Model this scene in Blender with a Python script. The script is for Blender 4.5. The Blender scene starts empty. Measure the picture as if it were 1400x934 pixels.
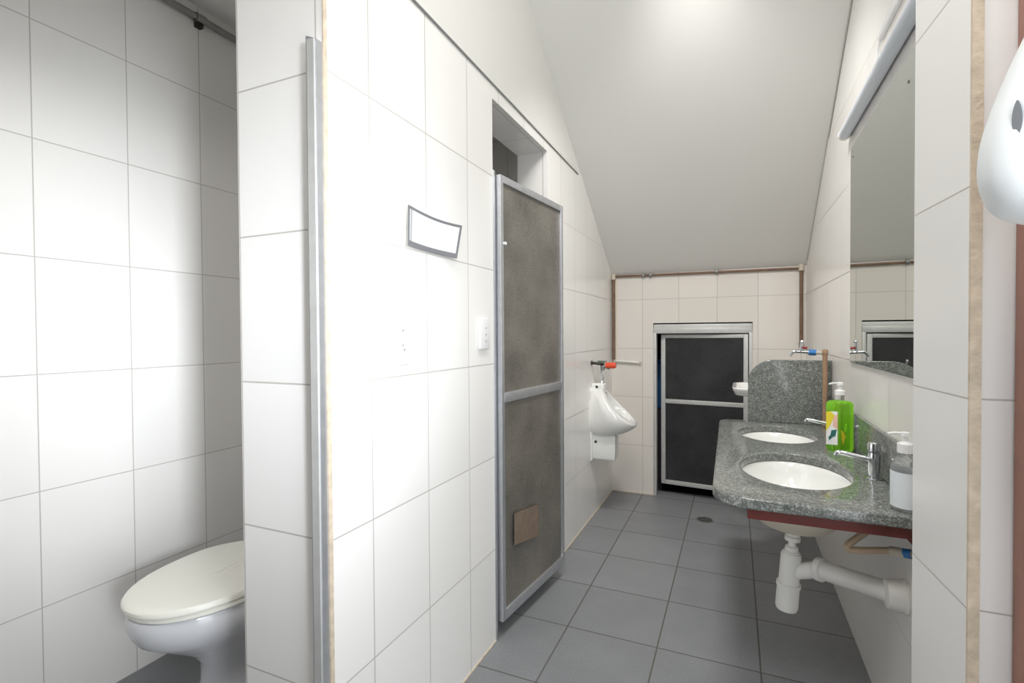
import bpy, bmesh, math, random
from mathutils import Vector, Matrix
random.seed(4)
S = bpy.context.scene
COL = S.collection
PI = math.pi

# ------------------------------------------------------------------ materials
MATS = {}
def srgb(r, g, b):
    f = lambda c: (c/255/12.92) if c/255 <= .04045 else ((c/255+.055)/1.055)**2.4
    return (f(r), f(g), f(b), 1)

def mat(name, col, rough=.5, metal=0., bump=0., bscale=60., var=0., vscale=8., trans=0., ior=1.45, coat=0., spec=.5, alpha=1.):
    if name in MATS: return MATS[name]
    m = bpy.data.materials.new(name); m.use_nodes = True
    nt = m.node_tree; p = nt.nodes['Principled BSDF']
    p.inputs['Base Color'].default_value = col
    p.inputs['Roughness'].default_value = rough
    p.inputs['Metallic'].default_value = metal
    p.inputs['Transmission Weight'].default_value = trans
    p.inputs['IOR'].default_value = ior
    p.inputs['Coat Weight'].default_value = coat
    p.inputs['Specular IOR Level'].default_value = spec
    tc = nt.nodes.new('ShaderNodeTexCoord')
    if var:
        n = nt.nodes.new('ShaderNodeTexNoise'); n.inputs['Scale'].default_value = vscale; n.inputs['Detail'].default_value = 4
        nt.links.new(tc.outputs['Object'], n.inputs['Vector'])
        mr = nt.nodes.new('ShaderNodeMapRange'); mr.inputs['From Min'].default_value = .3; mr.inputs['From Max'].default_value = .7
        mr.inputs['To Min'].default_value = 1-var; mr.inputs['To Max'].default_value = 1+var
        nt.links.new(n.outputs['Fac'], mr.inputs['Value'])
        mx = nt.nodes.new('ShaderNodeVectorMath'); mx.operation = 'SCALE'; mx.inputs[0].default_value = col[:3]
        nt.links.new(mr.outputs['Result'], mx.inputs['Scale'])
        nt.links.new(mx.outputs['Vector'], p.inputs['Base Color'])
    if bump:
        n2 = nt.nodes.new('ShaderNodeTexNoise'); n2.inputs['Scale'].default_value = bscale; n2.inputs['Detail'].default_value = 3
        nt.links.new(tc.outputs['Object'], n2.inputs['Vector'])
        b = nt.nodes.new('ShaderNodeBump'); b.inputs['Strength'].default_value = bump; b.inputs['Distance'].default_value = .004
        nt.links.new(n2.outputs['Fac'], b.inputs['Height']); nt.links.new(b.outputs['Normal'], p.inputs['Normal'])
    MATS[name] = m
    return m

def tile_mat(name, col, grout, u_y, u_x, pu, v0, pv, gap, rough, tvar=.02, floor=False, bump=.15, speck=0., nvar=0.):
    """Tiles laid in a grid; walls use (horizontal run, height), the floor uses (x, y)."""
    m = bpy.data.materials.new(name); m.use_nodes = True
    nt = m.node_tree; N = nt.nodes; L = nt.links; p = N['Principled BSDF']
    def M(op, a, b=None, c=None):
        n = N.new('ShaderNodeMath'); n.operation = op
        for i, v in enumerate((a, b, c)):
            if v is None: continue
            if isinstance(v, (int, float)): n.inputs[i].default_value = v
            else: L.new(v, n.inputs[i])
        return n.outputs[0]
    g = N.new('ShaderNodeNewGeometry'); sp = N.new('ShaderNodeSeparateXYZ'); L.new(g.outputs['Position'], sp.inputs[0])
    X, Y, Z = sp.outputs
    if floor:
        u = M('DIVIDE', M('SUBTRACT', X, u_x), pu); v = M('DIVIDE', M('SUBTRACT', Y, u_y), pv)
    else:
        sn = N.new('ShaderNodeSeparateXYZ'); L.new(g.outputs['True Normal'], sn.inputs[0])
        isx = M('GREATER_THAN', M('ABSOLUTE', sn.outputs[0]), .6)
        ua = M('SUBTRACT', Y, u_y); ub = M('SUBTRACT', X, u_x)
        uu = M('ADD', M('MULTIPLY', ua, isx), M('MULTIPLY', ub, M('SUBTRACT', 1, isx)))
        isz = M('GREATER_THAN', M('ABSOLUTE', sn.outputs[2]), .6)
        vv = M('ADD', M('MULTIPLY', M('SUBTRACT', Z, v0), M('SUBTRACT', 1, isz)), M('MULTIPLY', Y, isz))
        u = M('DIVIDE', uu, pu); v = M('DIVIDE', vv, pv)
    def edge(w, per):
        f = M('FRACT', w); d = M('MINIMUM', f, M('SUBTRACT', 1, f))
        return M('MULTIPLY', d, per)
    d = M('MINIMUM', edge(u, pu), edge(v, pv))
    mr = N.new('ShaderNodeMapRange'); L.new(d, mr.inputs['Value'])
    mr.inputs['From Min'].default_value = gap*.5; mr.inputs['From Max'].default_value = gap*.5+.0009
    fac = mr.outputs['Result']
    cb = N.new('ShaderNodeCombineXYZ'); L.new(M('FLOOR', u), cb.inputs[0]); L.new(M('FLOOR', v), cb.inputs[1])
    wn = N.new('ShaderNodeTexWhiteNoise'); wn.noise_dimensions = '3D'; L.new(cb.outputs[0], wn.inputs['Vector'])
    sc = M('ADD', 1-tvar, M('MULTIPLY', wn.outputs['Value'], 2*tvar))
    tc = N.new('ShaderNodeTexCoord')
    if nvar or speck:
        nz = N.new('ShaderNodeTexNoise'); nz.inputs['Scale'].default_value = 5; nz.inputs['Detail'].default_value = 5; L.new(tc.outputs['Object'], nz.inputs['Vector'])
        sc = M('MULTIPLY', sc, M('ADD', 1-nvar, M('MULTIPLY', nz.outputs['Fac'], 2*nvar)))
        nf = N.new('ShaderNodeTexNoise'); nf.inputs['Scale'].default_value = 160; nf.inputs['Detail'].default_value = 3; L.new(tc.outputs['Object'], nf.inputs['Vector'])
        sc = M('MULTIPLY', sc, M('ADD', 1-speck, M('MULTIPLY', nf.outputs['Fac'], 2*speck)))
    vm = N.new('ShaderNodeVectorMath'); vm.operation = 'SCALE'; vm.inputs[0].default_value = col[:3]; L.new(sc, vm.inputs['Scale'])
    mx = N.new('ShaderNodeMix'); mx.data_type = 'RGBA'; L.new(fac, mx.inputs['Factor'])
    mx.inputs['A'].default_value = grout; L.new(vm.outputs['Vector'], mx.inputs['B'])
    L.new(mx.outputs['Result'], p.inputs['Base Color'])
    L.new(M('ADD', .75, M('MULTIPLY', fac, rough-.75)), p.inputs['Roughness'])
    bh = N.new('ShaderNodeTexNoise'); bh.inputs['Scale'].default_value = 9 if not floor else 220; L.new(tc.outputs['Object'], bh.inputs['Vector'])
    hh = M('ADD', M('MULTIPLY', fac, .6), M('MULTIPLY', bh.outputs['Fac'], .35))
    b = N.new('ShaderNodeBump'); b.inputs['Strength'].default_value = bump; b.inputs['Distance'].default_value = .002
    L.new(hh, b.inputs['Height']); L.new(b.outputs['Normal'], p.inputs['Normal'])
    return m

ROW = .349
WCOL = srgb(240, 238, 235); GROUT = srgb(188, 184, 178)
T_LEFT = tile_mat('wall_tile_stall', WCOL, GROUT, 1.044, -1.10, .2555, 0, ROW, .0022, .24)
T_MID = tile_mat('wall_tile_partition', WCOL, GROUT, .998, -.848, .249, 0, ROW, .0030, .22)
T_FAR = tile_mat('wall_tile_far', srgb(229, 223, 216), GROUT, 1.0, -.358, .2475, 0, ROW, .0026, .17)
T_RIGHT = tile_mat('wall_tile_right', srgb(239, 236, 232), GROUT, 2.042, .36, .255, 0, ROW, .0045, .24)
T_PIER = tile_mat('wall_tile_pier', srgb(238, 237, 235), GROUT, .87, .36, .6, 0, ROW, .0022, .24)
T_FLOOR = tile_mat('floor_tile', srgb(134, 136, 139), srgb(98, 95, 91), 1.887, -.262, .343, 0, .3487, .005, .42, tvar=.05, floor=True, bump=.3, speck=.30, nvar=.16)
PLASTER = mat('white_plaster', srgb(226, 225, 221), .75, bump=.06, bscale=40)
CEIL = mat('ceiling_paint', srgb(236, 235, 232), .8, bump=.05, bscale=30)
RAW = mat('raw_plaster', srgb(205, 190, 170), .85, bump=.5, bscale=90, var=.16, vscale=40)
ALU = mat('aluminium', srgb(196, 198, 202), .36, .75, var=.06, vscale=30)
ALUW = mat('pale_aluminium', srgb(205, 205, 203), .4, .35, var=.05, vscale=25)
CHROME = mat('chrome', srgb(225, 228, 232), .1, 1.)
MIRR = mat('mirror_glass', srgb(205, 210, 204), .015, 1.)
CERAM = mat('white_ceramic', srgb(235, 235, 232), .12, coat=.4)
CERAMG = mat('grey_ceramic', srgb(220, 221, 225), .15, coat=.3)
CREAM = mat('cream_plastic', srgb(244, 243, 234), .3)
WPLAST = mat('white_plastic', srgb(238, 238, 238), .35)
DPLAST = mat('dispenser_plastic', srgb(236, 240, 242), .28)
PVC = mat('white_pvc', srgb(233, 231, 226), .35)
PVCB = mat('brown_pvc', srgb(158, 128, 102), .45, var=.12, vscale=14)
BROWNP = mat('old_brown_pipe', srgb(122, 98, 80), .55, var=.22, vscale=18)
RUST = mat('red_oxide_steel', srgb(104, 48, 42), .5, var=.15, vscale=20)
WOODB = mat('red_brown_wood', srgb(150, 104, 88), .45, var=.1, vscale=12)
BEIGE = mat('beige_and_basin_light_tone', srgb(205, 196, 180), .5)  # beige fittings; on basin undersides it carries the light's tone
HOSE = mat('tan_hose', srgb(190, 168, 142), .5)
BLUE = mat('blue_plastic', srgb(60, 125, 190), .4)
ORANGE = mat('orange_red_plastic', srgb(226, 84, 54), .4)
GREYM = mat('dull_metal', srgb(150, 150, 148), .4, .7)
DARKM = mat('dark_metal', srgb(72, 70, 66), .45, .6)
BLACK = mat('black_rubber', srgb(28, 28, 28), .6)
LINE = mat('grey_trim', srgb(150, 150, 148), .6)
PAPER = mat('paper', srgb(240, 240, 240), .8)
PBORD = mat('grey_print', srgb(122, 122, 126), .8)
CARD = mat('brown_cardboard', srgb(124, 108, 94), .8, var=.12, vscale=30)
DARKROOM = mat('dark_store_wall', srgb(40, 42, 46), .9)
TUBE = mat('tube_glass', srgb(222, 228, 238), .2)
GLASSC = mat('clear_plastic', (.97, .98, .98, 1), .05, trans=.9, ior=1.12)
LABELW = mat('pale_label', srgb(226, 232, 236), .5)
LABELB = mat('faint_blue_print', srgb(176, 192, 206), .5)
YEL = mat('yellow_label', srgb(238, 220, 60), .5)
PINK = mat('pink_label', srgb(240, 196, 176), .5)
TEAL = mat('teal_print', srgb(46, 110, 104), .5)
GREEN = mat('green_soap', (.42, .96, .05, 1), .08, trans=.72, ior=1.36)

def grain_panel(name, c1, c2, rough, trans):
    m = bpy.data.materials.new(name); m.use_nodes = True; nt = m.node_tree; N = nt.nodes; L = nt.links; p = N['Principled BSDF']
    tc = N.new('ShaderNodeTexCoord'); v = N.new('ShaderNodeTexVoronoi'); v.inputs['Scale'].default_value = 150; L.new(tc.outputs['Object'], v.inputs['Vector'])
    n = N.new('ShaderNodeTexNoise'); n.inputs['Scale'].default_value = 5; n.inputs['Detail'].default_value = 6; L.new(tc.outputs['Object'], n.inputs['Vector'])
    n3 = N.new('ShaderNodeTexNoise'); n3.inputs['Scale'].default_value = 130; n3.inputs['Detail'].default_value = 3; L.new(tc.outputs['Object'], n3.inputs['Vector'])
    a = N.new('ShaderNodeMath'); a.operation = 'MULTIPLY_ADD'; L.new(n3.outputs['Fac'], a.inputs[0]); a.inputs[1].default_value = .8; L.new(n.outputs['Fac'], a.inputs[2])
    r = N.new('ShaderNodeMapRange'); r.inputs['From Min'].default_value = .55; r.inputs['From Max'].default_value = 1.25; L.new(a.outputs[0], r.inputs['Value'])
    mx = N.new('ShaderNodeMix'); mx.data_type = 'RGBA'; L.new(r.outputs['Result'], mx.inputs['Factor']); mx.inputs['A'].default_value = c1; mx.inputs['B'].default_value = c2
    L.new(mx.outputs['Result'], p.inputs['Base Color']); p.inputs['Roughness'].default_value = rough; p.inputs['Transmission Weight'].default_value = trans
    b = N.new('ShaderNodeBump'); b.inputs['Strength'].default_value = .35; b.inputs['Distance'].default_value = .002; L.new(v.outputs['Distance'], b.inputs['Height']); L.new(b.outputs['Normal'], p.inputs['Normal'])
    return m
PANEL = grain_panel('frosted_acrylic', srgb(84, 81, 76), srgb(142, 136, 127), .3, .12)
PANELB = grain_panel('black_frosted_acrylic', srgb(26, 27, 29), srgb(66, 66, 68), .3, .1)

def granite(name='grey_granite'):
    m = bpy.data.materials.new(name); m.use_nodes = True; nt = m.node_tree; N = nt.nodes; L = nt.links; p = N['Principled BSDF']
    tc = N.new('ShaderNodeTexCoord')
    v = N.new('ShaderNodeTexVoronoi'); v.inputs['Scale'].default_value = 330; L.new(tc.outputs['Object'], v.inputs['Vector'])
    sx = N.new('ShaderNodeSeparateColor'); L.new(v.outputs['Color'], sx.inputs[0])
    n = N.new('ShaderNodeTexNoise'); n.inputs['Scale'].default_value = 70; n.inputs['Detail'].default_value = 5; L.new(tc.outputs['Object'], n.inputs['Vector'])
    ad = N.new('ShaderNodeMath'); ad.operation = 'ADD'; L.new(sx.outputs[0], ad.inputs[0]); L.new(n.outputs['Fac'], ad.inputs[1])
    r = N.new('ShaderNodeValToRGB'); L.new(ad.outputs[0], r.inputs['Fac'])
    sc = N.new('ShaderNodeMath'); sc.operation = 'MULTIPLY'; sc.inputs[1].default_value = .62; L.new(ad.outputs[0], sc.inputs[0]); L.new(sc.outputs[0], r.inputs['Fac'])
    e = r.color_ramp.elements
    e[0].position = .15; e[0].color = srgb(74, 77, 75); e[1].position = .95; e[1].color = srgb(160, 163, 158)
    x = e.new(.5); x.color = srgb(104, 107, 104); x = e.new(.72); x.color = srgb(118, 121, 117)
    L.new(r.outputs['Color'], p.inputs['Base Color']); p.inputs['Roughness'].default_value = .14
    return m
GRAN = granite()

# ------------------------------------------------------------------ mesh helpers
def link(name, bm, m, parent=None, smooth=False, bevel=0., autos=False):
    if bevel:
        bmesh.ops.bevel(bm, geom=[e for e in bm.edges if len(e.link_faces) == 2 and e.calc_face_angle(0) > .5], offset=bevel, segments=3, profile=.5, affect='EDGES', clamp_overlap=True)
    bmesh.ops.recalc_face_normals(bm, faces=bm.faces[:])
    me = bpy.data.meshes.new(name); bm.to_mesh(me); bm.free()
    for mm in (m if isinstance(m, (list, tuple)) else [m]): me.materials.append(mm)
    if smooth or bevel:
        for f in me.polygons: f.use_smooth = True
        me.set_sharp_from_angle(angle=math.radians(40))
    o = bpy.data.objects.new(name, me); COL.objects.link(o)
    if parent is not None:
        o.parent = parent
        o.matrix_parent_inverse = Matrix.Translation(parent.location).inverted() if parent.parent is None else (parent.parent and Matrix.Translation(parent.parent.location).inverted())
    return o
def thing(name, label, cat, loc=(0, 0, 0), group=None):
    o = bpy.data.objects.new(name, None); COL.objects.link(o); o.location = loc; o.empty_display_size = .05
    o['label'] = label; o['category'] = cat
    if group: o['group'] = group
    return o
def tag(o, label, cat, group=None):
    o['label'] = label; o['category'] = cat
    if group: o['group'] = group
    return o
def part(name, bm, m, parent, **k):
    """parts are modelled in world space and hung on the thing's base point; sub-parts hang on their part"""
    base = parent
    while base.parent is not None: base = base.parent
    o = link(name, bm, m, None, **k)
    o.data.transform(Matrix.Translation(-base.location))
    o.parent = parent
    return o
def structure(name, bm, m, **k):
    o = link(name, bm, m, **k); o['kind'] = 'structure'; return o

def box(bm, x0, x1, y0, y1, z0, z1, rot=None, mi=0):
    r = bmesh.ops.create_cube(bm, size=1)
    M = Matrix.Translation(((x0+x1)/2, (y0+y1)/2, (z0+z1)/2)) @ Matrix.Diagonal((x1-x0, y1-y0, z1-z0, 1))
    if rot is not None: M = rot @ M
    bmesh.ops.transform(bm, matrix=M, verts=r['verts'])
    for v in r['verts']:
        for f in v.link_faces: f.material_index = mi
    return r['verts']
def cyl(bm, a, b, r1, r2=None, seg=28, caps=True):
    a = Vector(a); b = Vector(b); d = b-a; r2 = r1 if r2 is None else r2
    q = d.to_track_quat('Z', 'Y').to_matrix().to_4x4()
    r = bmesh.ops.create_cone(bm, cap_ends=caps, segments=seg, radius1=r1, radius2=r2, depth=d.length)
    bmesh.ops.transform(bm, matrix=Matrix.Translation((a+b)/2) @ q, verts=r['verts'])
def rings(bm, rs, cap0=True, cap1=True, closed=True):
    vs = [[bm.verts.new(p) for p in r] for r in rs]
    n = len(vs[0])
    for i in range(len(vs)-1):
        for j in range(n if closed else n-1):
            k = (j+1) % n
            bm.faces.new((vs[i][j], vs[i][k], vs[i+1][k], vs[i+1][j]))
    if cap0: bm.faces.new(vs[0][::-1])
    if cap1: bm.faces.new(vs[-1])
    return vs
def lathe(bm, prof, c, sx=1., sy=1., seg=40, rot=0., cap0=True, cap1=True):
    rs = []
    for r, z in prof:
        rs.append([(c[0]+r*(sx*math.cos(t)*math.cos(rot)-sy*math.sin(t)*math.sin(rot)), c[1]+r*(sx*math.cos(t)*math.sin(rot)+sy*math.sin(t)*math.cos(rot)), c[2]+z) for t in [2*PI*i/seg for i in range(seg)]])
    rings(bm, rs, cap0, cap1)
def smooth_path(pts, n=8):
    P = [Vector(p) for p in pts]; out = []
    for i in range(len(P)-1):
        p0 = P[max(i-1, 0)]; p1 = P[i]; p2 = P[i+1]; p3 = P[min(i+2, len(P)-1)]
        for k in range(n):
            t = k/n
            out.append(.5*((2*p1)+(p2-p0)*t+(2*p0-5*p1+4*p2-p3)*t*t+(3*p1-p0-3*p2+p3)*t**3))
    out.append(P[-1]); return out
def tube(bm, pts, r, seg=14, n=8, smooth=True):
    P = smooth_path(pts, n) if smooth else [Vector(p) for p in pts]
    rad = r if callable(r) else (lambda t: r)
    up = None; rs = []
    for i, p in enumerate(P):
        t = (P[min(i+1, len(P)-1)]-P[max(i-1, 0)]).normalized()
        if up is None: up = t.orthogonal().normalized()
        up = (up-t*up.dot(t)).normalized(); w = t.cross(up); rr = rad(i/(len(P)-1))
        rs.append([p+(up*math.cos(2*PI*k/seg)+w*math.sin(2*PI*k/seg))*rr for k in range(seg)])
    rings(bm, rs)
def B(): return bmesh.new()
def outline_mesh(loops, thick, bev, M):
    """flat outline (with holes) as a slab with rounded edges"""
    cu = bpy.data.curves.new('outline', 'CURVE'); cu.dimensions = '2D'; cu.fill_mode = 'BOTH'
    for lp in loops:
        s = cu.splines.new('POLY'); s.points.add(len(lp)-1); s.use_cyclic_u = True
        for i, (x, y) in enumerate(lp): s.points[i].co = (x, y, 0, 1)
    cu.extrude = max(thick/2-bev, 1e-5); cu.bevel_depth = bev; cu.bevel_resolution = 3; cu.offset = -bev
    o = bpy.data.objects.new('outline', cu); COL.objects.link(o)
    dg = bpy.context.evaluated_depsgraph_get(); dg.update()
    me = bpy.data.meshes.new_from_object(o.evaluated_get(dg))
    bpy.data.objects.remove(o); bm = B(); bm.from_mesh(me); bpy.data.meshes.remove(me)
    bmesh.ops.remove_doubles(bm, verts=bm.verts[:], dist=1e-5)
    bmesh.ops.transform(bm, matrix=M, verts=bm.verts[:])
    return bm
def round_poly(pts, seg=10):
    """pts: (x, y, radius)"""
    out = []; n = len(pts)
    for i in range(n):
        p = Vector(pts[i][:2]); a = Vector(pts[i-1][:2]); b = Vector(pts[(i+1) % n][:2]); r = pts[i][2]
        if r <= 0: out.append((p.x, p.y)); continue
        u = (a-p).normalized(); v = (b-p).normalized(); ang = u.angle(v); d = r/math.tan(ang/2)
        c = p+(u+v).normalized()*(r/math.sin(ang/2)); s = p+u*d-c; e = p+v*d-c
        a0 = math.atan2(s.y, s.x); a1 = math.atan2(e.y, e.x); da = (a1-a0+PI) % (2*PI)-PI
        for k in range(seg+1):
            t = a0+da*k/seg; out.append((c.x+r*math.cos(t), c.y+r*math.sin(t)))
    return out
def rrect(bm, cx, cy, z, hx, hy, r, rot, seg=5):
    pts = round_poly([(-hx, -hy, r), (hx, -hy, r), (hx, hy, r), (-hx, hy, r)], seg)
    return [(cx+x*math.cos(rot)-y*math.sin(rot), cy+x*math.sin(rot)+y*math.cos(rot), z) for x, y in pts]

# ------------------------------------------------------------------ dimensions (metres)
H = 1.16
XA, XL, YF, YP, XR, XN = -.825, -1.891, 3.666, .85, .412, .428
TOP = 3.1
YB = -1.6          # open end behind the camera
def ceil_z(y): return 1.588+.645*(3.65-y)

# ------------------------------------------------------------------ setting
bm = B(); box(bm, XL-.15, XN+1.2, YB, 4.9, -.06, 0); structure('floor', bm, T_FLOOR)

bm = B(); box(bm, XL-.12, XL, YB, 1.62, 0, 2.55)
structure('wall_left', bm, T_LEFT)
# partition between the corridor and the stalls, with its end pier and the opening over the door
OY0, OY1, OZ = 1.690, 2.288, 2.034
bm = B()
box(bm, -1.10, XA, YP, 1.0, 0, 2.094)
box(bm, -.98, XA, 1.0, OY0, 0, 2.094)
box(bm, -.98, XA, OY1, YF+.1, 0, 2.094)
box(bm, -.98, XA, OY0, OY1, OZ, 2.094)
structure('wall_middle', bm, T_MID)
bm = B(); box(bm, -1.10, XA-.003, YP+.002, 1.0, 2.094, TOP); box(bm, -.98, XA-.003, 1.0, YF+.1, 2.094, TOP)
box(bm, -1.10, -1.04, YB, YP, 2.425, TOP)
structure('wall_middle_upper', bm, PLASTER)
# stall walls
bm = B(); box(bm, XL, -.98, 1.62, 1.72-.04, 0, 2.55); structure('wall_stall_back', bm, T_LEFT)
bm = B(); box(bm, XL, -.98, 3.0, 3.08, 0, 2.55); box(bm, XL-.1, XL, 1.62, 3.08, 0, 2.55); structure('wall_stall_inner', bm, T_LEFT)
bm = B(); box(bm, XL-.1, -1.10, YB, 1.62, 2.425, 2.50); box(bm, XL-.1, -.98, 1.0, 3.08, 2.426, 2.50); structure('ceiling_stall', bm, CEIL)
# far wall with the low door opening
DX0, DX1, DZ = -.531, .106, 1.226
bm = B()
box(bm, XA-.1, DX0, YF, YF+.12, 0, 1.75); box(bm, DX1, XR+.2, YF, YF+.12, 0, 1.75); box(bm, DX0, DX1, YF, YF+.12, DZ, 1.75)
structure('wall_far', bm, T_FAR)
# right wall
bm = B(); box(bm, XR, XR+.1, 1.2, YF+.1, 0, 2.094); structure('wall_right', bm, T_RIGHT)
bm = B(); box(bm, XR+.003, XR+.1, 1.2, YF+.1, 2.094, TOP); structure('wall_right_upper', bm, PLASTER)
# pier at the near end of the right wall
bm = B()
vs = [(.352, 1.062), (.60, 1.062), (.60, 1.285), (.337, 1.285)]
f = [bm.verts.new((x, y, 0)) for x, y in vs]; t = [bm.verts.new((x, y, TOP)) for x, y in vs]
bm.faces.new(f[::-1]); bm.faces.new(t)
for i in range(4): bm.faces.new((f[i], f[(i+1) % 4], t[(i+1) % 4], t[i]))
structure('wall_right_pier', bm, T_PIER)
bm = B(); box(bm, .3515, .3665, 1.0555, 1.0625, 0, TOP); structure('trim_2', bm, RAW)
# near right wall with the doorway that lets the daylight in
NY0, NY1 = -.42, .66
bm = B(); box(bm, XN, XN+.1, NY1, 1.0, 0, TOP); box(bm, XN, XN+.1, YB, NY0, 0, TOP); box(bm, XN, XN+.1, NY0, NY1, 2.0, TOP)
structure('wall_near', bm, PLASTER)
bm = B(); box(bm, .4085, .47, 1.0, 1.0615, 0, TOP); structure('door_frame_near', bm, WOODB, bevel=.004)
# sloping ceiling
bm = B()
y0 = 3.65-(TOP-1.588)/.645
pr = [(3.80, ceil_z(3.80)), (y0, TOP), (YB, TOP), (YB, TOP+.08), (y0, TOP+.08), (3.80, ceil_z(3.80)+.1)]
a = [bm.verts.new((XA-.28, y, z)) for y, z in pr]; b = [bm.verts.new((XR+.1, y, z)) for y, z in pr]
for i in range(6): bm.faces.new((a[i], a[(i+1) % 6], b[(i+1) % 6], b[i]))
bm.faces.new(a[::-1]); bm.faces.new(b)
structure('ceiling', bm, CEIL)
# dark store behind the low door
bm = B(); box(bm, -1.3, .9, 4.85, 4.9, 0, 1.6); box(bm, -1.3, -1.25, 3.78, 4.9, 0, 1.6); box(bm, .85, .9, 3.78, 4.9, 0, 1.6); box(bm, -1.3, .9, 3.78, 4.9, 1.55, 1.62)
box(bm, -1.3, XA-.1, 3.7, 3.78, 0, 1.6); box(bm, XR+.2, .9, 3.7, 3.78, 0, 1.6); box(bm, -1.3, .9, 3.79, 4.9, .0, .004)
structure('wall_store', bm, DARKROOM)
# tile edge line, corner strip, metal angle on the pier
bm = B(); tube(bm, [(XA+.003, 1.0, 2.097), (XA+.003, 2.80, 2.07)], .0035, smooth=False); structure('trim_1', bm, LINE)
bm = B(); box(bm, XA-.002, XA+.0012, YP-.0015, YP+.010, 0, 2.09); structure('trim_3', bm, RAW)
bm = B()
vs0 = [(-.856, YP-.020), (-.827, YP-.020), (-.827, YP+.001), (-.856, YP+.001)]
lo = [bm.verts.new((x, y, 0)) for x, y in vs0]
hi = [bm.verts.new((x, y, 1.812-(.012 if i in (1, 2) else 0))) for i, (x, y) in enumerate(vs0)]
bm.faces.new(lo[::-1]); bm.faces.new(hi)
for i in range(4): bm.faces.new((lo[i], lo[(i+1) % 4], hi[(i+1) % 4], hi[i]))
structure('trim_4', bm, ALU, bevel=.0015)
bm = B(); box(bm, -.850, -.830, YP-.024, YP-.019, 0, 1.80); structure('trim_5', bm, ALUW)
# far corner ceiling beads are paint only: slim grey bead along the slope on both walls
bm = B()
for xx in (XR-.002,): tube(bm, [(xx, 3.62, ceil_z(3.62)-.003), (xx, 1.5, ceil_z(1.5)-.003)], .003, smooth=False, seg=8)
structure('trim_6', bm, mat('grey_bead', srgb(190, 189, 184), .7))

bm = B(); box(bm, XA-.002, XA+.004, 1.0, OY0-.002, 0, .004); box(bm, XA-.002, XA+.004, OY1+.002, YF-.001, 0, .005); box(bm, XA, DX0, YF-.005, YF+.002, 0, .004)
structure('trim_9', bm, RAW)
# ------------------------------------------------------------------ stall door (slightly open into the corridor)
ang = math.radians(6.3); W = .562; Z0, Z1 = .065, 1.756
d = thing('stall_door', 'tall narrow stall door with grey brown frosted panels in an aluminium frame, slightly ajar', 'door', (XA+.012, 1.708, 0))
R = Matrix.Translation((XA+.012, 1.708, 0)) @ Matrix.Rotation(-ang, 4, 'Z')
def dbox(bm, y0, y1, z0, z1, x0=-.012, x1=.012): box(bm, x0, x1, y0, y1, z0, z1, rot=R)
for nm, yy, zz in (('stile', (0, .022), (Z0, Z1)), ('stile', (W-.022, W), (Z0, Z1)), ('rail', (.022, W-.022), (Z1-.028, Z1)), ('rail', (.022, W-.022), (.896, .934)), ('rail', (.022, W-.022), (Z0, Z0+.04))):
    bm = B(); dbox(bm, *yy, *zz); part(nm, bm, ALU, d, bevel=.002)
for zz in ((Z0+.04, .896), (.934, Z1-.028)):
    bm = B(); dbox(bm, .022, W-.022, *zz, -.003, .003); part('panel', bm, PANEL, d)
bm = B(); dbox(bm, -.002, .02, 0.10, 1.70, -.03, -.012); part('hinge', bm, ALU, d)
bm = B(); cyl(bm, R @ Vector((.012, .022, 1.50)), R @ Vector((.022, .022, 1.50)), .006); part('latch', bm, WPLAST, d, smooth=True)
# stall frame post
bm = B(); box(bm, XA-.03, XA+.004, OY0-.001, OY0+.014, 0, 1.77); structure('trim_7', bm, ALU, bevel=.002)
# brown sheet stuck low on the stall door
bm = B()
q = [(.088, .325), (.272, .305), (.300, .452), (.100, .437)]
q = [(.085, .33), (.29, .295), (.29, .43), (.085, .455)]
f = [bm.verts.new(R @ Vector((.0145, y, z))) for y, z in q]; g = [bm.verts.new(R @ Vector((.0125, y, z))) for y, z in q]
bm.faces.new(f); bm.faces.new(g[::-1])
for i in range(4): bm.faces.new((f[i], g[i], g[(i+1) % 4], f[(i+1) % 4]))
CARDOBJ = link('cardboard_sheet', bm, CARD); tag(CARDOBJ, 'faded brown cardboard sheet stuck low on the lower panel of the stall door', 'sheet')

# ------------------------------------------------------------------ low door in the far wall
bm = B(); box(bm, DX0+.001, DX1-.001, YF+.012, YF+.06, DZ-.074, DZ-.008); box(bm, DX0+.001, DX1-.001, YF-.004, YF+.012, DZ-.074, DZ-.035)
box(bm, DX0, DX0+.022, YF-.006, YF+.05, 0, DZ-.07); box(bm, DX1-.022, DX1, YF-.006, YF+.05, 0, DZ-.07)
structure('door_1_frame', bm, ALUW, bevel=.003)
a2 = math.radians(6); W2 = .568
P2 = Vector((DX1-.026, YF+.012, 0))
R2 = Matrix.Translation(P2) @ Matrix.Rotation(-a2, 4, 'Z')
fd = thing('low_door', 'low door with two black speckled panels in an aluminium frame, standing ajar in far wall', 'door', P2)
def fbox(bm, x0, x1, z0, z1, y0=-.011, y1=.011): box(bm, x0, x1, y0, y1, z0, z1, rot=R2)
for nm, xx, zz in (('stile', (-.028, 0), (.075, 1.145)), ('stile', (-W2, -W2+.030), (.075, 1.145)), ('rail', (-W2+.03, -.028), (1.12, 1.145)), ('rail', (-W2+.03, -.028), (.655, .685)), ('rail', (-W2+.03, -.028), (.075, .105))):
    bm = B(); fbox(bm, *xx, *zz); part(nm, bm, ALUW, fd, bevel=.002)
for zz in ((.105, .655), (.685, 1.12)):
    bm = B(); fbox(bm, -W2+.03, -.028, *zz, -.003, .003); part('panel', bm, PANELB, fd)
bc = thing('blue_crate', 'blue plastic crate in the dark store, seen through the gap beside the low door', 'crate', (-.60, 4.25, .55))
bm = B(); box(bm, -.80, -.44, 4.1, 4.4, .56, .92); part('body', bm, BLUE, bc, bevel=.01)
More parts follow.
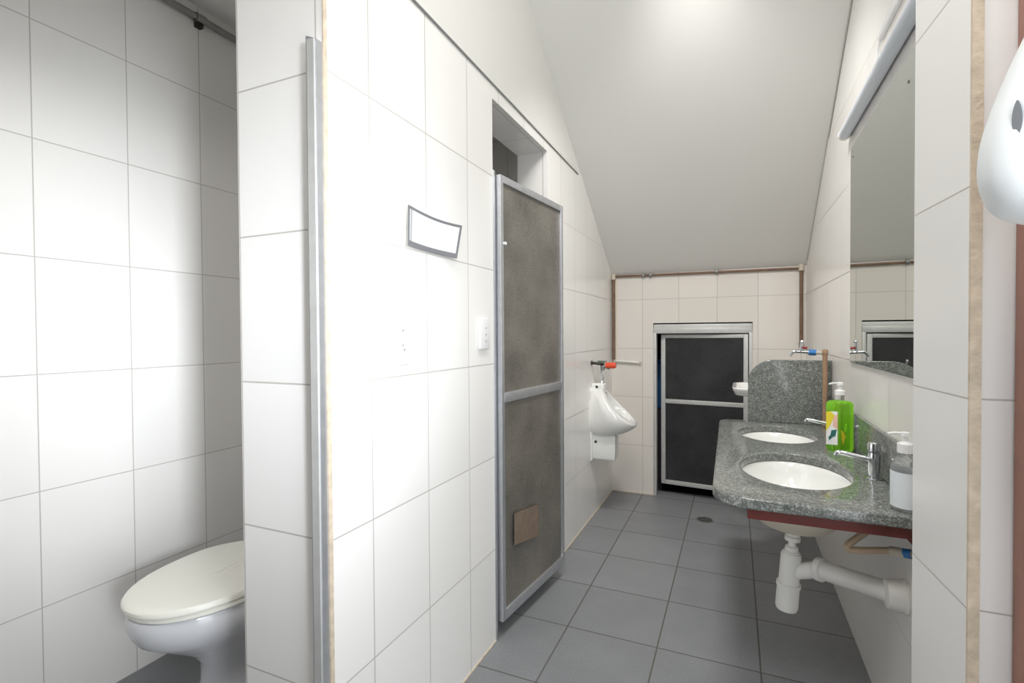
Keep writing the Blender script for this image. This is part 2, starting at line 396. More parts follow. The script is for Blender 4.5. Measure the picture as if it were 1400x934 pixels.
bm = B(); box(bm, -.82, -.42, 4.08, 4.42, .92, .95); part('rim', bm, BLUE, bc, bevel=.006)
sb = thing('store_box', 'dark box on the floor of the store behind the low door', 'box', (-.60, 4.25, 0))
bm = B(); box(bm, -.84, -.40, 4.06, 4.44, .004, .555); part('body', bm, mat('dark_card', srgb(70, 66, 72), .8), sb, bevel=.004)
bm = B(); box(bm, -.66, -.58, 4.055, 4.061, .004, .555); part('tape', bm, mat('grey_tape', srgb(120, 120, 130), .5), sb)

# ------------------------------------------------------------------ pipes
def clamp(bm, c, ax): cyl(bm, Vector(c)-Vector(ax)*.008, Vector(c)+Vector(ax)*.008, .0155)
pp = thing('brown_pipe', 'thin brown water pipe running along the top of far wall and down both corners', 'pipe', (-.81, YF-.0175, 0))
bm = B(); tube(bm, [(-.806, YF-.0175, 1.568), (.382, YF-.0175, 1.560)], .0075, smooth=False); part('top_run', bm, BROWNP, pp, smooth=True)
bm = B(); tube(bm, [(-.808, YF-.0175, 1.575), (-.808, YF-.0175, .965)], .0105, smooth=False); part('left_drop', bm, BROWNP, pp, smooth=True)
bm = B(); tube(bm, [(.382, YF-.0175, 1.575), (.382, YF-.0175, 1.085)], .0105, smooth=False); part('right_drop', bm, BROWNP, pp, smooth=True)
for x in (-.596, -.545, -.113):
    bm = B(); clamp(bm, (x, YF-.0175, 1.565), (1, 0, 0)); box(bm, x-.006, x+.006, YF-.012, YF, 1.553, 1.592); part('clamp', bm, GREYM, pp, bevel=.001)
for x in (-.808, .382):
    bm = B(); cyl(bm, (x, YF-.0175, 1.545), (x, YF-.0175, 1.585), .0155); part('elbow', bm, BEIGE, pp, smooth=True)
bm = B(); cyl(bm, (.382, YF-.0175, 1.060), (.382, YF-.0175, 1.095), .014); part('brass_end', bm, GREYM, pp, smooth=True)
bm = B(); box(bm, -.797, -.786, YF-.008, YF, .96, 1.55); structure('trim_8', bm, mat('cream_bead', srgb(232, 222, 205), .7))

wp = thing('wall_bar', 'short thin white plastic bar fixed level on the far wall beside the pipe', 'bar', (-.72, YF-.012, .95))
bm = B(); cyl(bm, (-.79, YF-.0175, .955), (-.628, YF-.0175, .946), .0085); part('bar', bm, PVC, wp, smooth=True)
for x, z in ((-.80, .956), (-.62, .945)):
    bm = B(); box(bm, x-.008, x+.008, YF-.022, YF, z-.01, z+.01); part('bracket', bm, BEIGE, wp, bevel=.002)

# conduit under the stall ceiling
cp = thing('steel_conduit', 'thin galvanised conduit along the top of the toilet stall wall', 'conduit', (XL+.02, .8, 2.37))
bm = B(); tube(bm, [(XL+.018, -.4, 2.372), (XL+.018, 1.61, 2.372)], .0125, smooth=False); part('tube', bm, GREYM, cp, smooth=True)
for y in (.35, 1.295):
    bm = B(); cyl(bm, (XL+.018, y-.018, 2.372), (XL+.018, y+.018, 2.372), .0165); part('coupling', bm, GREYM, cp, smooth=True)
    bm = B(); box(bm, XL, XL+.02, y-.012, y+.012, 2.340, 2.358); cyl(bm, (XL, y, 2.348), (XL+.026, y, 2.348), .006); part('clip', bm, DARKM, cp)

# ------------------------------------------------------------------ toilet
tl = thing('toilet', 'pale grey pedestal toilet with a closed cream lid in the left stall', 'toilet', (-1.462, 1.1, 0))
TX = -1.443
def egg(hw, y0, y1, z, n=48, pw=2.15, wide=.58):
    """egg outline: narrow front at y0, widest at a fraction of the length"""
    ym = y0+(y1-y0)*wide; out = []
    for i in range(n):
        t = 2*PI*i/n; c, s = math.cos(t), math.sin(t)
        x = hw*math.copysign(abs(c)**(2/pw), c); l = (ym-y0) if s < 0 else (y1-ym)
        out.append((TX+x, ym+l*math.copysign(abs(s)**(2/pw), s), z))
    return out
bm = B()
prof = [(.124, .93, 1.54, 0), (.124, .93, 1.54, .02), (.108, .955, 1.52, .07), (.096, .975, 1.50, .13), (.096, .975, 1.50, .185), (.110, .945, 1.50, .225), (.138, .895, 1.49, .262), (.168, .845, 1.48, .298), (.187, .808, 1.465, .325), (.192, .797, 1.46, .345), (.196, .790, 1.455, .362), (.194, .786, 1.45, .398), (.188, .79, 1.445, .405), (.150, .84, 1.38, .407), (.12, .88, 1.34, .36), (.06, 1.0, 1.22, .25)]
rings(bm, [egg(*p) for p in prof]); part('bowl', bm, CERAMG, tl, smooth=True)
bm = B(); rings(bm, [egg(.183, .797, 1.24, .406, wide=.6), egg(.189, .789, 1.245, .411, wide=.6), egg(.189, .789, 1.245, .418, wide=.6), egg(.184, .794, 1.24, .423, wide=.6)]); part('seat', bm, CREAM, tl, smooth=True)
bm = B(); lid = [(.186, .790, 1.25, .4235), (.193, .781, 1.255, .428), (.193, .781, 1.255, .436), (.188, .787, 1.25, .443), (.17, .81, 1.23, .447), (.10, .92, 1.15, .450), (.03, 1.0, 1.09, .4505)]
rings(bm, [egg(*p, wide=.6) for p in lid]); LID = part('lid', bm, CREAM, tl, smooth=True)
bm = B()
for k in (.020, .034, .048): tube(bm, [(TX+k, .985, .4497), (TX+k, 1.05, .4502), (TX+k, 1.15, .4497)], .0028, smooth=False, seg=8)
part('raised_rib', bm, CREAM, LID, smooth=True)
for s in (-1, 1):
    bm = B(); cyl(bm, (TX+s*.08-.02, 1.265, .424), (TX+s*.08+.02, 1.265, .424), .012); part('hinge', bm, CREAM, tl, smooth=True)
bm = B(); box(bm, TX-.185, TX+.185, 1.455, 1.61, .40, .74); part('cistern', bm, CERAMG, tl, bevel=.025)
bm = B(); box(bm, TX-.19, TX+.19, 1.45, 1.615, .742, .765); part('cistern_lid', bm, CERAMG, tl, bevel=.008)

# ------------------------------------------------------------------ urinal
UY = 3.11
ur = thing('urinal', 'white ceramic wall urinal with a slanted oval opening on the left wall', 'urinal', (XA, UY, .6))
n = 40
C0 = Vector((-.657, UY, .708)); ax = Vector((.205, 0, -.215)).normalized(); nrm = Vector((.215, 0, .205)).normalized()
def rimring(sa, sb, off=0., egg_=.22):
    out = []
    for i in range(n):
        t = 2*PI*i/n; c, s = math.cos(t), math.sin(t)
        w = sb*(1+egg_*c*.6)*abs(s)**.95*math.copysign(1, s)
        out.append(C0+ax*(c*sa)+Vector((0, 1, 0))*w+nrm*(off-.020*s*s*(sb/.13)))
    return out
def wallring(k, x, z0, z1, hw):
    out = []
    for i in range(n):
        t = 2*PI*i/n; c, s = math.cos(t), math.sin(t)
        zc = (z0+z1)/2; zz = zc-c*(z1-z0)/2
        yy = hw*(1+.25*c)*math.copysign(abs(s)**.7, s)
        out.append(Vector((x, UY+yy, zz)))
    return out
rim = rimring(.161, .131, -.006); wall = wallring(0, XA, .515, .838, .085)
def bez(a, b, t, i):
    # control pushes the belly down and outwards
    tt = 2*PI*i/n; c = math.cos(tt); s = math.sin(tt)
    m1 = a-nrm*(.055+.02*max(c, 0))+Vector((0, s*.012, -.012*max(c, 0)))
    m2 = Vector((b.x+.075, b.y*1.0, b.z)) + Vector((0, (b.y-UY)*.38, -.012*max(c, 0)))
    m1 = m1+Vector((0, s*.012, 0))
    return a*(1-t)**3+m1*3*t*(1-t)**2+m2*3*t*t*(1-t)+b*t**3
rs = [rimring(.040, .020, -.135), rimring(.085, .055, -.118), rimring(.096, .060, -.06), rimring(.112, .074, -.02), rimring(.116, .079, -.004), rimring(.122, .085, .001), rimring(.145, .117, .002), rimring(.156, .127, .0)]
for k in range(0, 13):
    t = k/12; rs.append([bez(rim[i], wall[i], t, i) for i in range(n)])
bm = B(); rings(bm, rs); part('bowl', bm, CERAM, ur, smooth=True)
bm = B(); box(bm, XA, -.742, UY-.042, UY+.042, .765, .846); part('top_block', bm, CERAM, ur, bevel=.012)
bm = B()
vv = box(bm, XA, -.668, UY-.062, UY+.062, .372, .53)
for v in vv:
    if v.co.z < .45: v.co.x -= .004 if v.co.x > -.7 else 0; v.co.y = UY+(v.co.y-UY)*.85
part('trap_cover', bm, CERAM, ur, bevel=.010)
bm = B(); box(bm, XA, XA+.016, UY-.075, UY+.075, .365, .80); part('back_plate', bm, CERAM, ur, bevel=.006)
for z, x, hw in ((.824, -.787, .042), (.485, -.790, .060)):
    bm = B(); cyl(bm, (x, UY-hw-.002, z), (x, UY-hw+.003, z), .0085); part('bolt', bm, DARKM, ur, smooth=True)
# flush valve
fv = thing('flush_valve', 'small metal flush valve with an orange red handle above the urinal', 'valve', (XA, UY, .955))
bm = B(); cyl(bm, (XA, 3.08, .972), (XA+.008, 3.08, .972), .014); tube(bm, [(XA, 3.08, .972), (-.775, 3.08, .968), (-.755, UY, .962)], .009); part('pipe_stub', bm, DARKM, fv, smooth=True)
bm = B(); cyl(bm, (-.760, UY, .925), (-.760, UY, .978), .013); cyl(bm, (-.772, UY, .957), (-.712, UY, .940), .011); cyl(bm, (-.79, UY, .982), (-.735, UY, .982), .006); part('body', bm, GREYM, fv, smooth=True)
bm = B(); cyl(bm, (-.738, UY-.005, .957), (-.690, UY-.005, .957), .017, .020); cyl(bm, (-.690, UY-.005, .957), (-.675, UY-.005, .957), .020, .014); part('handle', bm, ORANGE, fv, smooth=True)
bm = B(); box(bm, -.785, -.745, UY-.012, UY+.008, .976, .984); part('lever', bm, mat('green_plastic', srgb(70, 110, 80), .5), fv, bevel=.003)
bm = B(); tube(bm, [(-.766, UY, .928), (-.772, UY, .905), (-.758, UY, .885), (-.765, UY, .850)], .006); cyl(bm, (-.765, UY, .846), (-.765, UY, .864), .018, .009); part('hose', bm, CHROME, fv, smooth=True)

# floor drain
fdn = thing('floor_drain', 'small round metal drain in the grey floor tiles', 'drain', (-.17, 3.30, 0))
bm = B(); lathe(bm, [(.050, 0), (.050, .003), (.044, .0045), (.040, .0035)], (-.17, 3.30, 0)); part('rim', bm, GREYM, fdn, smooth=True)
bm = B(); lathe(bm, [(.0395, .001), (.0395, .0038)], (-.17, 3.30, 0)); part('plate', bm, DARKM, fdn)
bm = B()
for k in range(-2, 3):
    h = math.sqrt(.034**2-(k*.012)**2); box(bm, -.17-h, -.17+h, 3.30+k*.012-.002, 3.30+k*.012+.002, .0038, .0050)
part('grate', bm, GREYM, fdn)

# ------------------------------------------------------------------ vanity
CT, TH = .722, .030
XW = XR-.001
outl = round_poly([(XW, 1.452, 0), (XW, 2.755, 0), (-.072, 2.755, .07), (-.058, 1.452, .10)], 14)
def ell(cx, cy, a, b, n=56): return [(cx+a*math.cos(2*PI*i/n), cy+b*math.sin(2*PI*i/n)) for i in range(n)]
BAS = [(.172, 1.826, .155, .222), (.166, 2.43, .150, .195)]
bm = outline_mesh([outl]+[ell(*b) for b in BAS], TH, .006, Matrix.Translation((0, 0, CT-TH/2)))
vt = thing('countertop', 'speckled grey granite washbasin countertop with rounded front corners along the right wall', 'countertop', (.17, 2.1, CT-TH))
part('slab', bm, GRAN, vt, smooth=True)
bm = B(); box(bm, XW-.012, XW, 1.558, 2.733, CT+.0005, CT+.135); part('backsplash', bm, GRAN, vt, bevel=.003)
bm = outline_mesh([round_poly([(.058, 0, 0), (XW-.001, 0, 0), (XW-.001, .302, 0), (.058, .302, .115)], 16)], .024, .004,
                  Matrix.Translation((0, 2.735, CT+.0005)) @ Matrix.Rotation(PI/2, 4, 'X'))
part('divider', bm, GRAN, vt, smooth=True)
sf = thing('support_frame', 'dark red painted steel frame carrying the granite countertop', 'bracket', (.2, 1.5, .65))
for nm, c in (('rail', (.030, XW-.002, 1.475, 1.482, .661, CT-TH-.001)), ('rail', (XW-.012, XW-.004, 1.483, 2.699, .655, CT-TH-.001)), ('rail', (.030, XW-.002, 2.70, 2.707, .655, CT-TH-.001))):
    bm = B(); box(bm, *c); part(nm, bm, RUST, sf, bevel=.001)
bm = B()
tri = [(XW-.002, .661), (XW-.035, .661), (XW-.002, .622)]
f = [bm.verts.new((x, 1.487, z)) for x, z in tri]; g = [bm.verts.new((x, 1.495, z)) for x, z in tri]
bm.faces.new(f); bm.faces.new(g[::-1])
for i in range(3): bm.faces.new((f[i], g[i], g[(i+1) % 3], f[(i+1) % 3]))
part('gusset', bm, RUST, sf)

def washbasin(cx, cy, a, b, label):
    w = thing('washbasin', label, 'washbasin', (cx, cy, CT-TH-.13), 'oval basins set under the granite countertop')
    z0 = CT-TH-.001
    inner = [(1.06, 0), (1.015, 0), (.99, -.006), (.96, -.03), (.89, -.068), (.73, -.106), (.46, -.130), (.12, -.138)]
    outer = [(.12, -.150), (.46, -.145), (.74, -.124), (.92, -.080), (.99, -.036), (1.02, -.012), (1.06, -.010)]
    bm = B(); rs = [[(cx+k*a*math.cos(2*PI*i/56), cy+k*b*math.sin(2*PI*i/56), z0+z) for i in range(56)] for k, z in inner]
    rings(bm, rs, False, True); part('bowl', bm, CERAM, w, smooth=True)
    bm = B(); rs = [[(cx+k*a*math.cos(2*PI*i/56), cy+k*b*math.sin(2*PI*i/56), z0+z) for i in range(56)] for k, z in outer+[(1.06, -.0005)]]
    rings(bm, rs, True, False); part('underside', bm, BEIGE, w, smooth=True)  # ceramic coloured beige: the tone of the light below is painted in
    bm = B(); lathe(bm, [(.021, 0), (.021, .002), (.015, .0025), (.012, .0005)], (cx, cy, z0-.1375)); part('drain', bm, CHROME, w, smooth=True)
    return w
washbasin(*BAS[0], 'nearer of two oval white basins, next to the chrome tap and trap pipe')
washbasin(*BAS[1], 'farther of two oval white basins, beside the granite divider')

# waste trap of the near basin
TXX, TY = .166, 1.775
tr = thing('sink_trap', 'white plastic bottle trap with a wide waste pipe below the nearer basin', 'pipe', (TXX, TY, .28))
TILT = Matrix.Translation((TXX, TY, .54)) @ Matrix.Rotation(.075, 4, 'Y') @ Matrix.Translation((-TXX, -TY, -.54))
def L_(nm, prof, m=PVC, c=(TXX, TY, 0)):
    bm = B(); lathe(bm, prof, c, seg=32); bmesh.ops.transform(bm, matrix=TILT, verts=bm.verts[:]); return part(nm, bm, m, tr, smooth=True)
L_('metal_tail', [(.014, .541), (.014, .530)], GREYM)
L_('top_nut', [(.014, .536), (.020, .535), (.020, .526), (.016, .524), (.022, .522), (.022, .510), (.016, .507)])
L_('neck', [(.011, .513), (.011, .485), (.016, .484)])
L_('collar', [(.012, .492), (.018, .490), (.019, .478), (.022, .477), (.022, .470)])
L_('body', [(.014, .476), (.026, .471), (.029, .462), (.029, .370)])
L_('ring', [(.028, .376), (.0345, .375), (.0345, .365), (.028, .362)])
L_('cup', [(.032, .366), (.032, .300), (.029, .291), (.010, .288)])
E0 = Vector((TXX+.015, TY-.004, .418)); E1 = Vector((TXX+.068, TY-.030, .444))
F1 = Vector((XR-.004, 1.612, .462))
bm = B(); tube(bm, [(TXX-.008, TY, .412), E0, E1], .024, seg=24); part('elbow', bm, PVC, tr, smooth=True)
dd = (F1-E1).normalized()
bm = B(); cyl(bm, E1-dd*.008, E1+dd*.010, .034); cyl(bm, E1-dd*.012, E1-dd*.008, .029, .034); part('pipe_nut', bm, PVC, tr, bevel=.002)
bm = B(); cyl(bm, E1, F1, .0272, seg=36); part('waste_pipe', bm, PVC, tr, smooth=True)
bm = B(); lathe(bm, [(.028, .0), (.036, .002), (.039, .010), (.0405, .036), (.045, .041), (.045, .047)], (0, 0, 0), seg=40)
bmesh.ops.transform(bm, matrix=Matrix.Translation((XR-.0475, 1.612, .462)) @ Matrix.Rotation(PI/2, 4, 'Y'), verts=bm.verts[:])
part('wall_flange', bm, PVC, tr, smooth=True)
# short drain of the far basin
t2 = thing('drain_pipe', 'short white drain fitting under the farther basin', 'pipe', (.164, 2.43, .5))
bm = B(); lathe(bm, [(.014, .540), (.024, .538), (.026, .532), (.026, .500), (.018, .495)], (.164, 2.43, 0)); part('nut', bm, PVC, t2, smooth=True)
bm = B(); tube(bm, [(.164, 2.43, .500), (.168, 2.43, .482), (.20, 2.43, .474), (XR-.001, 2.43, .474)], .018); part('waste_pipe', bm, PVC, t2, smooth=True)

# supply hose of the near tap
sh = thing('supply_hose', 'bent tan water hose with a blue connector under the near end of the countertop', 'hose', (.36, 1.7, .6))
bm = B(); tube(bm, [(.352, 1.68, .690), (.345, 1.67, .640), (.327, 1.61, .628), (.300, 1.60, .605), (.276, 1.59, .584), (.286, 1.588, .575), (.340, 1.57, .590), (.368, 1.56, .598)], .0088, n=10); part('hose', bm, HOSE, sh, smooth=True)
bm = B(); cyl(bm, (.364, 1.562, .597), (.390, 1.548, .600), .0115); part('connector', bm, BEIGE, sh, smooth=True)
bm = B(); cyl(bm, (.388, 1.549, .600), (.402, 1.542, .602), .0115); part('nut', bm, BLUE, sh, smooth=True)
bm = B(); tube(bm, [(.400, 1.543, .602), (.406, 1.541, .602), (XR-.001, 1.540, .602)], .008); part('tail', bm, BEIGE, sh, smooth=True)

# taps
def tap(x, y, label):
    t = thing('basin_tap', label, 'tap', (x, y, CT), 'chrome taps behind the basins')
    bm = B(); lathe(bm, [(.022, .0006), (.022, .003), (.016, .005)], (x, y, CT)); part('base_ring', bm, CHROME, t, smooth=True)
    bm = B(); lathe(bm, [(.0135, .004), (.0150, .03), (.0160, .062), (.0158, .072), (.0140, .075), (.0140, .080)], (x, y, CT)); part('body', bm, CHROME, t, smooth=True)
    bm = B(); lathe(bm, [(.0135, .081), (.0165, .083), (.0170, .104), (.0150, .108), (.004, .109)], (x, y, CT)); part('push_button', bm, CHROME, t, smooth=True)
    bm = B(); tube(bm, [(x-.010, y, CT+.058), (x-.045, y, CT+.064), (x-.078, y, CT+.071), (x-.092, y, CT+.071), (x-.098, y, CT+.062)], lambda u: .0078-.0015*u, n=6); part('spout', bm, CHROME, t, smooth=True)
tap(.3755, 1.785, 'chrome push tap with its spout pointing over the nearer basin')
tap(.365, 2.40, 'chrome push tap half hidden behind the green soap bottle')

# soap bottles
bx, by = .349, 2.155
g = thing('soap_bottle', 'square bottle of bright green liquid soap with a white pump', 'bottle', (bx, by, CT))
ro = math.radians(35)
bm = B(); rings(bm, [rrect(bm, bx, by, CT+z, h, h, r, ro) for z, h, r in ((.001, .026, .008), (.004, .030, .009), (.010, .0325, .009), (.170, .0325, .009), (.178, .0315, .010), (.184, .027, .012), (.188, .0145, .012))]); part('body', bm, GREEN, g, smooth=True)
bm = B(); lathe(bm, [(.0145, .187), (.0145, .208)], (bx, by, CT)); part('neck', bm, GLASSC, g, smooth=True)
bm = B(); lathe(bm, [(.0165, .207), (.0165, .222), (.010, .225), (.0065, .226), (.0065, .240), (.011, .241), (.011, .251), (.004, .253)], (bx, by, CT)); part('pump', bm, WPLAST, g, smooth=True)
bm = B(); tube(bm, [(bx, by, CT+.247), (bx-.020, by-.008, CT+.249), (bx-.036, by-.014, CT+.246)], .0034); part('nozzle', bm, WPLAST, g, smooth=True)
def onface(u, z, off, k):  # k: 0 left-facing label side, 1 right side
    a = ro + (-PI/2)*(1 if k == 1 else 2)
    nx, ny = math.cos(a), math.sin(a); tx, ty = -ny, nx
    s = -1
    return Vector((bx+nx*(.0325+off)+tx*u*s, by+ny*(.0325+off)+ty*u*s, CT+z))
def patch(pts, off, k, m, nm, par):
    bm = B(); A_ = [bm.verts.new(onface(u, z, off, k)) for u, z in pts]; C_ = [bm.verts.new(onface(u, z, off-.0004, k)) for u, z in pts]
    bm.faces.new(A_); bm.faces.new(C_[::-1])
    for i in range(len(pts)): j = (i+1) % len(pts); bm.faces.new((A_[i], C_[i], C_[j], A_[j]))
    return part(nm, bm, m, par)

mw = WPLAST
lab = patch([(-.025, .030), (.026, .022), (.026, .142), (.006, .147), (-.025, .150)], .0006, 0, PAPER, 'label', g)
patch([(.026, .070), (.026, .142), (.006, .147), (-.012, .135), (.004, .100)], .0010, 0, YEL, 'label_print', lab)
patch([(-.025, .085), (-.004, .095), (-.006, .128), (-.025, .142)], .0010, 0, PINK, 'label_print', lab)
patch([(-.022, .085), (.002, .078), (.006, .060), (.016, .050), (.010, .040), (-.004, .055), (-.016, .060)], .0012, 0, TEAL, 'label_print', lab)
patch([(.006, .060), (.018, .030), (.024, .052), (.026, .085), (.016, .078)], .0008, 1, YEL, 'label_print', lab)

cx2, cy2 = .381, 1.510
c2 = thing('hand_soap_bottle', 'clear pump bottle with a pale blue white label at near end of countertop', 'bottle', (cx2, cy2, CT))
r2 = PI/2
bm = B(); lathe(bm, [(.90, .001), (.99, .004), (1, .010), (1, .098), (.96, .108), (.70, .124), (.42, .132), (.36, .136), (.36, .146)], (cx2, cy2, CT), .037, .029, rot=r2); part('body', bm, GLASSC, c2, smooth=True)
bm = B()
n2 = 40
rs = [[(cx2+1.012*(.037*math.cos(t)*math.cos(r2)-.029*math.sin(t)*math.sin(r2)), cy2+1.012*(.037*math.cos(t)*math.sin(r2)+.029*math.sin(t)*math.cos(r2)), CT+z) for t in [2*PI*i/n2 for i in range(n2)]] for z in (.010, .096)]
rings(bm, rs, False, False); lb2 = part('label', bm, LABELW, c2, smooth=True)
for z in (.020, .026, .032, .038):
    bm = B(); rs = [[(cx2+1.022*(.037*math.cos(t)*math.cos(r2)-.029*math.sin(t)*math.sin(r2)), cy2+1.022*(.037*math.cos(t)*math.sin(r2)+.029*math.sin(t)*math.cos(r2)), CT+zz) for t in [PI*1.1+PI*.75*i/20 for i in range(21)]] for zz in (z, z+.0016)]
    rings(bm, rs, False, False, closed=False); part('printed_line', bm, LABELB, lb2)
bm = B(); lathe(bm, [(.0165, .140), (.0165, .162), (.012, .165), (.006, .168), (.006, .180), (.010, .181), (.009, .190), (.003, .191)], (cx2, cy2, CT)); part('pump', bm, WPLAST, c2, smooth=True)
bm = B(); tube(bm, [(cx2, cy2, CT+.186), (cx2-.020, cy2, CT+.187), (cx2-.036, cy2, CT+.184)], .0032); part('nozzle', bm, WPLAST, c2, smooth=True)

# ------------------------------------------------------------------ utility corner behind the divider
us = thing('utility_sink', 'small shallow white ceramic sink behind the granite divider', 'sink', (.19, 3.1, .79))
def rr3(x0, x1, y0, y1, z, r, seg=6): return [(x, y, z) for x, y in round_poly([(x0, y0, r), (x1, y0, r), (x1, y1, r), (x0, y1, r)], seg)]
X1 = XR-.001
bm = B()
rings(bm, [rr3(.04, X1-.02, 3.01, 3.27, .806, .04), rr3(.0, X1-.004, 2.965, 3.315, .816, .07), rr3(-.012, X1, 2.95, 3.33, .842, .075), rr3(-.014, X1, 2.948, 3.332, .852, .075), rr3(-.010, X1-.004, 2.952, 3.328, .857, .07), rr3(.006, X1-.02, 2.968, 3.312, .855, .042), rr3(.012, X1-.026, 2.974, 3.306, .84, .05), rr3(.05, X1-.05, 3.02, 3.26, .818, .035)])
part('bowl', bm, CERAM, us, smooth=True)
bm = B(); tube(bm, [(.2, 3.14, .806), (.2, 3.14, .70), (.25, 3.14, .66), (X1, 3.14, .66)], .016); part('waste_pipe', bm, PVC, us, smooth=True)
sp = thing('supply_pipe', 'brown plastic riser pipe against the right wall beside the granite divider', 'pipe', (.388, 2.64, CT))
bm = B(); tube(bm, [(.376, 2.68, CT+.003), (.376, 2.68, 1.068)], .0105, smooth=False); part('riser', bm, PVCB, sp, smooth=True)
bm = B(); lathe(bm, [(.0125, .0), (.0125, .015), (.009, .022), (.003, .024)], (.376, 2.68, 1.055)); part('cap', bm, PVCB, sp, smooth=True)
bm = B(); tube(bm, [(.376, 2.69, 1.058), (.372, 2.76, 1.058), (.355, 2.80, 1.058)], .0085); part('elbow', bm, BEIGE, sp, smooth=True)
ut = thing('utility_tap', 'chrome garden tap with blue collar above the granite divider', 'tap', (.33, 2.80, 1.05))
bm = B(); cyl(bm, (.356, 2.80, 1.058), (.325, 2.80, 1.060), .0145); part('collar', bm, BLUE, ut, bevel=.001)
bm = B(); tube(bm, [(.325, 2.80, 1.060), (.290, 2.80, 1.062), (.262, 2.80, 1.062), (.250, 2.80, 1.050), (.246, 2.80, 1.040)], .0078, n=6); part('spout', bm, CHROME, ut, smooth=True)
bm = B(); cyl(bm, (.292, 2.80, 1.062), (.296, 2.80, 1.108), .0085, .006); lathe(bm, [(.008, 0), (.010, .004), (.006, .012)], (.297, 2.80, 1.106)); part('stem', bm, CHROME, ut, smooth=True)
bm = B(); tube(bm, [(.300, 2.79, 1.083), (.318, 2.79, 1.080)], .006, smooth=False); part('handle', bm, mat('dark_red_plastic', srgb(150, 60, 60), .4), ut, smooth=True)

# ------------------------------------------------------------------ mirror and lamp
mr_ = thing('wall_mirror', 'large frameless rectangular mirror on the right wall above the countertop', 'mirror', (XR, 1.8, 1.04))
bm = B(); box(bm, XR-.006, XR, 1.33, 2.308, 1.041, 1.862); part('glass', bm, MIRR, mr_)
for y, z in ((1.60, 1.80), (2.265, 1.82), (2.265, 1.08), (1.60, 1.08)):
    bm = B(); cyl(bm, (XR-.0075, y, z), (XR-.006, y, z), .006); part('screw', bm, GREYM, mr_, smooth=True)
lp = thing('tube_lamp', 'long white tube lamp fixed on the right wall above the mirror', 'lamp', (XR, 1.8, 1.92))
bm = B(); box(bm, XR-.016, XR, 1.20, 2.335, 1.940, 1.968); part('base', bm, WPLAST, lp, bevel=.004)
bm = B(); cyl(bm, (XR-.022, 1.215, 1.930), (XR-.022, 2.330, 1.930), .0205, seg=32); part('tube', bm, TUBE, lp, smooth=True)
for y in (1.205, 2.338):
    bm = B(); cyl(bm, (XR-.022, y-.010, 1.930), (XR-.022, y+.010, 1.930), .0212, seg=32); box(bm, XR-.02, XR-.0005, y-.010, y+.010, 1.920, 1.940); part('end_cap', bm, WPLAST, lp, bevel=.001)
rw = thing('cable_raceway', 'thin white cable duct on the right wall above the tube lamp', 'duct', (XR, 1.6, 2.04))
bm = B(); box(bm, XR-.012, XR, 1.30, 1.88, 2.050, 2.078); part('duct', bm, WPLAST, rw, bevel=.002)
bm = B(); tube(bm, [(XR-.004, 1.88, 2.058), (XR-.006, 1.915, 2.03), (XR-.008, 1.93, 1.965)], .003); part('cable', bm, WPLAST, rw, smooth=True)

# ------------------------------------------------------------------ switch, socket, paper on the partition
sw = thing('light_switch', 'white wall switch plate with three small buttons beside the stall door', 'switch', (XA, 1.6, 1.1))
bm = B(); box(bm, XA, XA+.012, 1.562, 1.636, 1.104, 1.216); part('plate', bm, WPLAST, sw, bevel=.004)
for z in (1.180, 1.158, 1.135):
    bm = B(); cyl(bm, (XA+.011, 1.600, z), (XA+.0145, 1.600, z), .0042); part('button', bm, mat('pale_button', srgb(196, 196, 196), .5), sw, smooth=True)
so = thing('wall_socket', 'white wall socket plate on the bright tiled partition', 'socket', (XA, 1.1, 1.07))
bm = B(); box(bm, XA, XA+.011, 1.079, 1.147, 1.076, 1.192); part('plate', bm, WPLAST, so, bevel=.004)
for z, y in ((1.130, 1.112), (1.118, 1.119), (1.170, 1.113)):
    bm = B(); cyl(bm, (XA+.0105, y, z), (XA+.0125, y, z), .003); part('hole', bm, LINE, so)
# paper: bowed sheet, corners lifting off the tiles
def sheet_pt(u, v, off=0.):
    tl, tr_, br, bl = (1.143, 1.514), (1.440, 1.513), (1.392, 1.399), (1.131, 1.400)
    y = (tl[0]*(1-u)+tr_[0]*u)*(1-v)+(bl[0]*(1-u)+br[0]*u)*v
    z = (tl[1]*(1-u)+tr_[1]*u)*(1-v)+(bl[1]*(1-u)+br[1]*u)*v
    z -= .007*math.sin(PI*u)*(1-v)
    lift = .004+.012*abs(u-.5)**2*4*(.4+.6*v)
    return Vector((XA+.001+lift+off, y, z))
def sheet(u0, u1, v0, v1, off, nu=14, nv=6):
    bm = B()
    for o_ in (off, off-.0004):
        gv = [[bm.verts.new(sheet_pt(u0+(u1-u0)*i/nu, v0+(v1-v0)*j/nv, o_)) for j in range(nv+1)] for i in range(nu+1)]
        for i in range(nu):
            for j in range(nv): bm.faces.new((gv[i][j], gv[i+1][j], gv[i+1][j+1], gv[i][j+1]))
    return bm
pa = thing('paper_notice', 'small white paper notice with a thick grey border taped on the tiles', 'notice', (XA, 1.28, 1.4))
ps = part('sheet', sheet(0, 1, 0, 1, 0), PAPER, pa)
for a_ in ((0, 1, 0, .075), (0, 1, .86, 1), (0, .034, .075, .86), (.962, 1, .075, .86)):
    part('border', sheet(*a_, .0007), PBORD, ps)
part('border', sheet(.048, .078, .075, .86, .0007), mat('pale_grey_print', srgb(170, 170, 172), .8), ps)

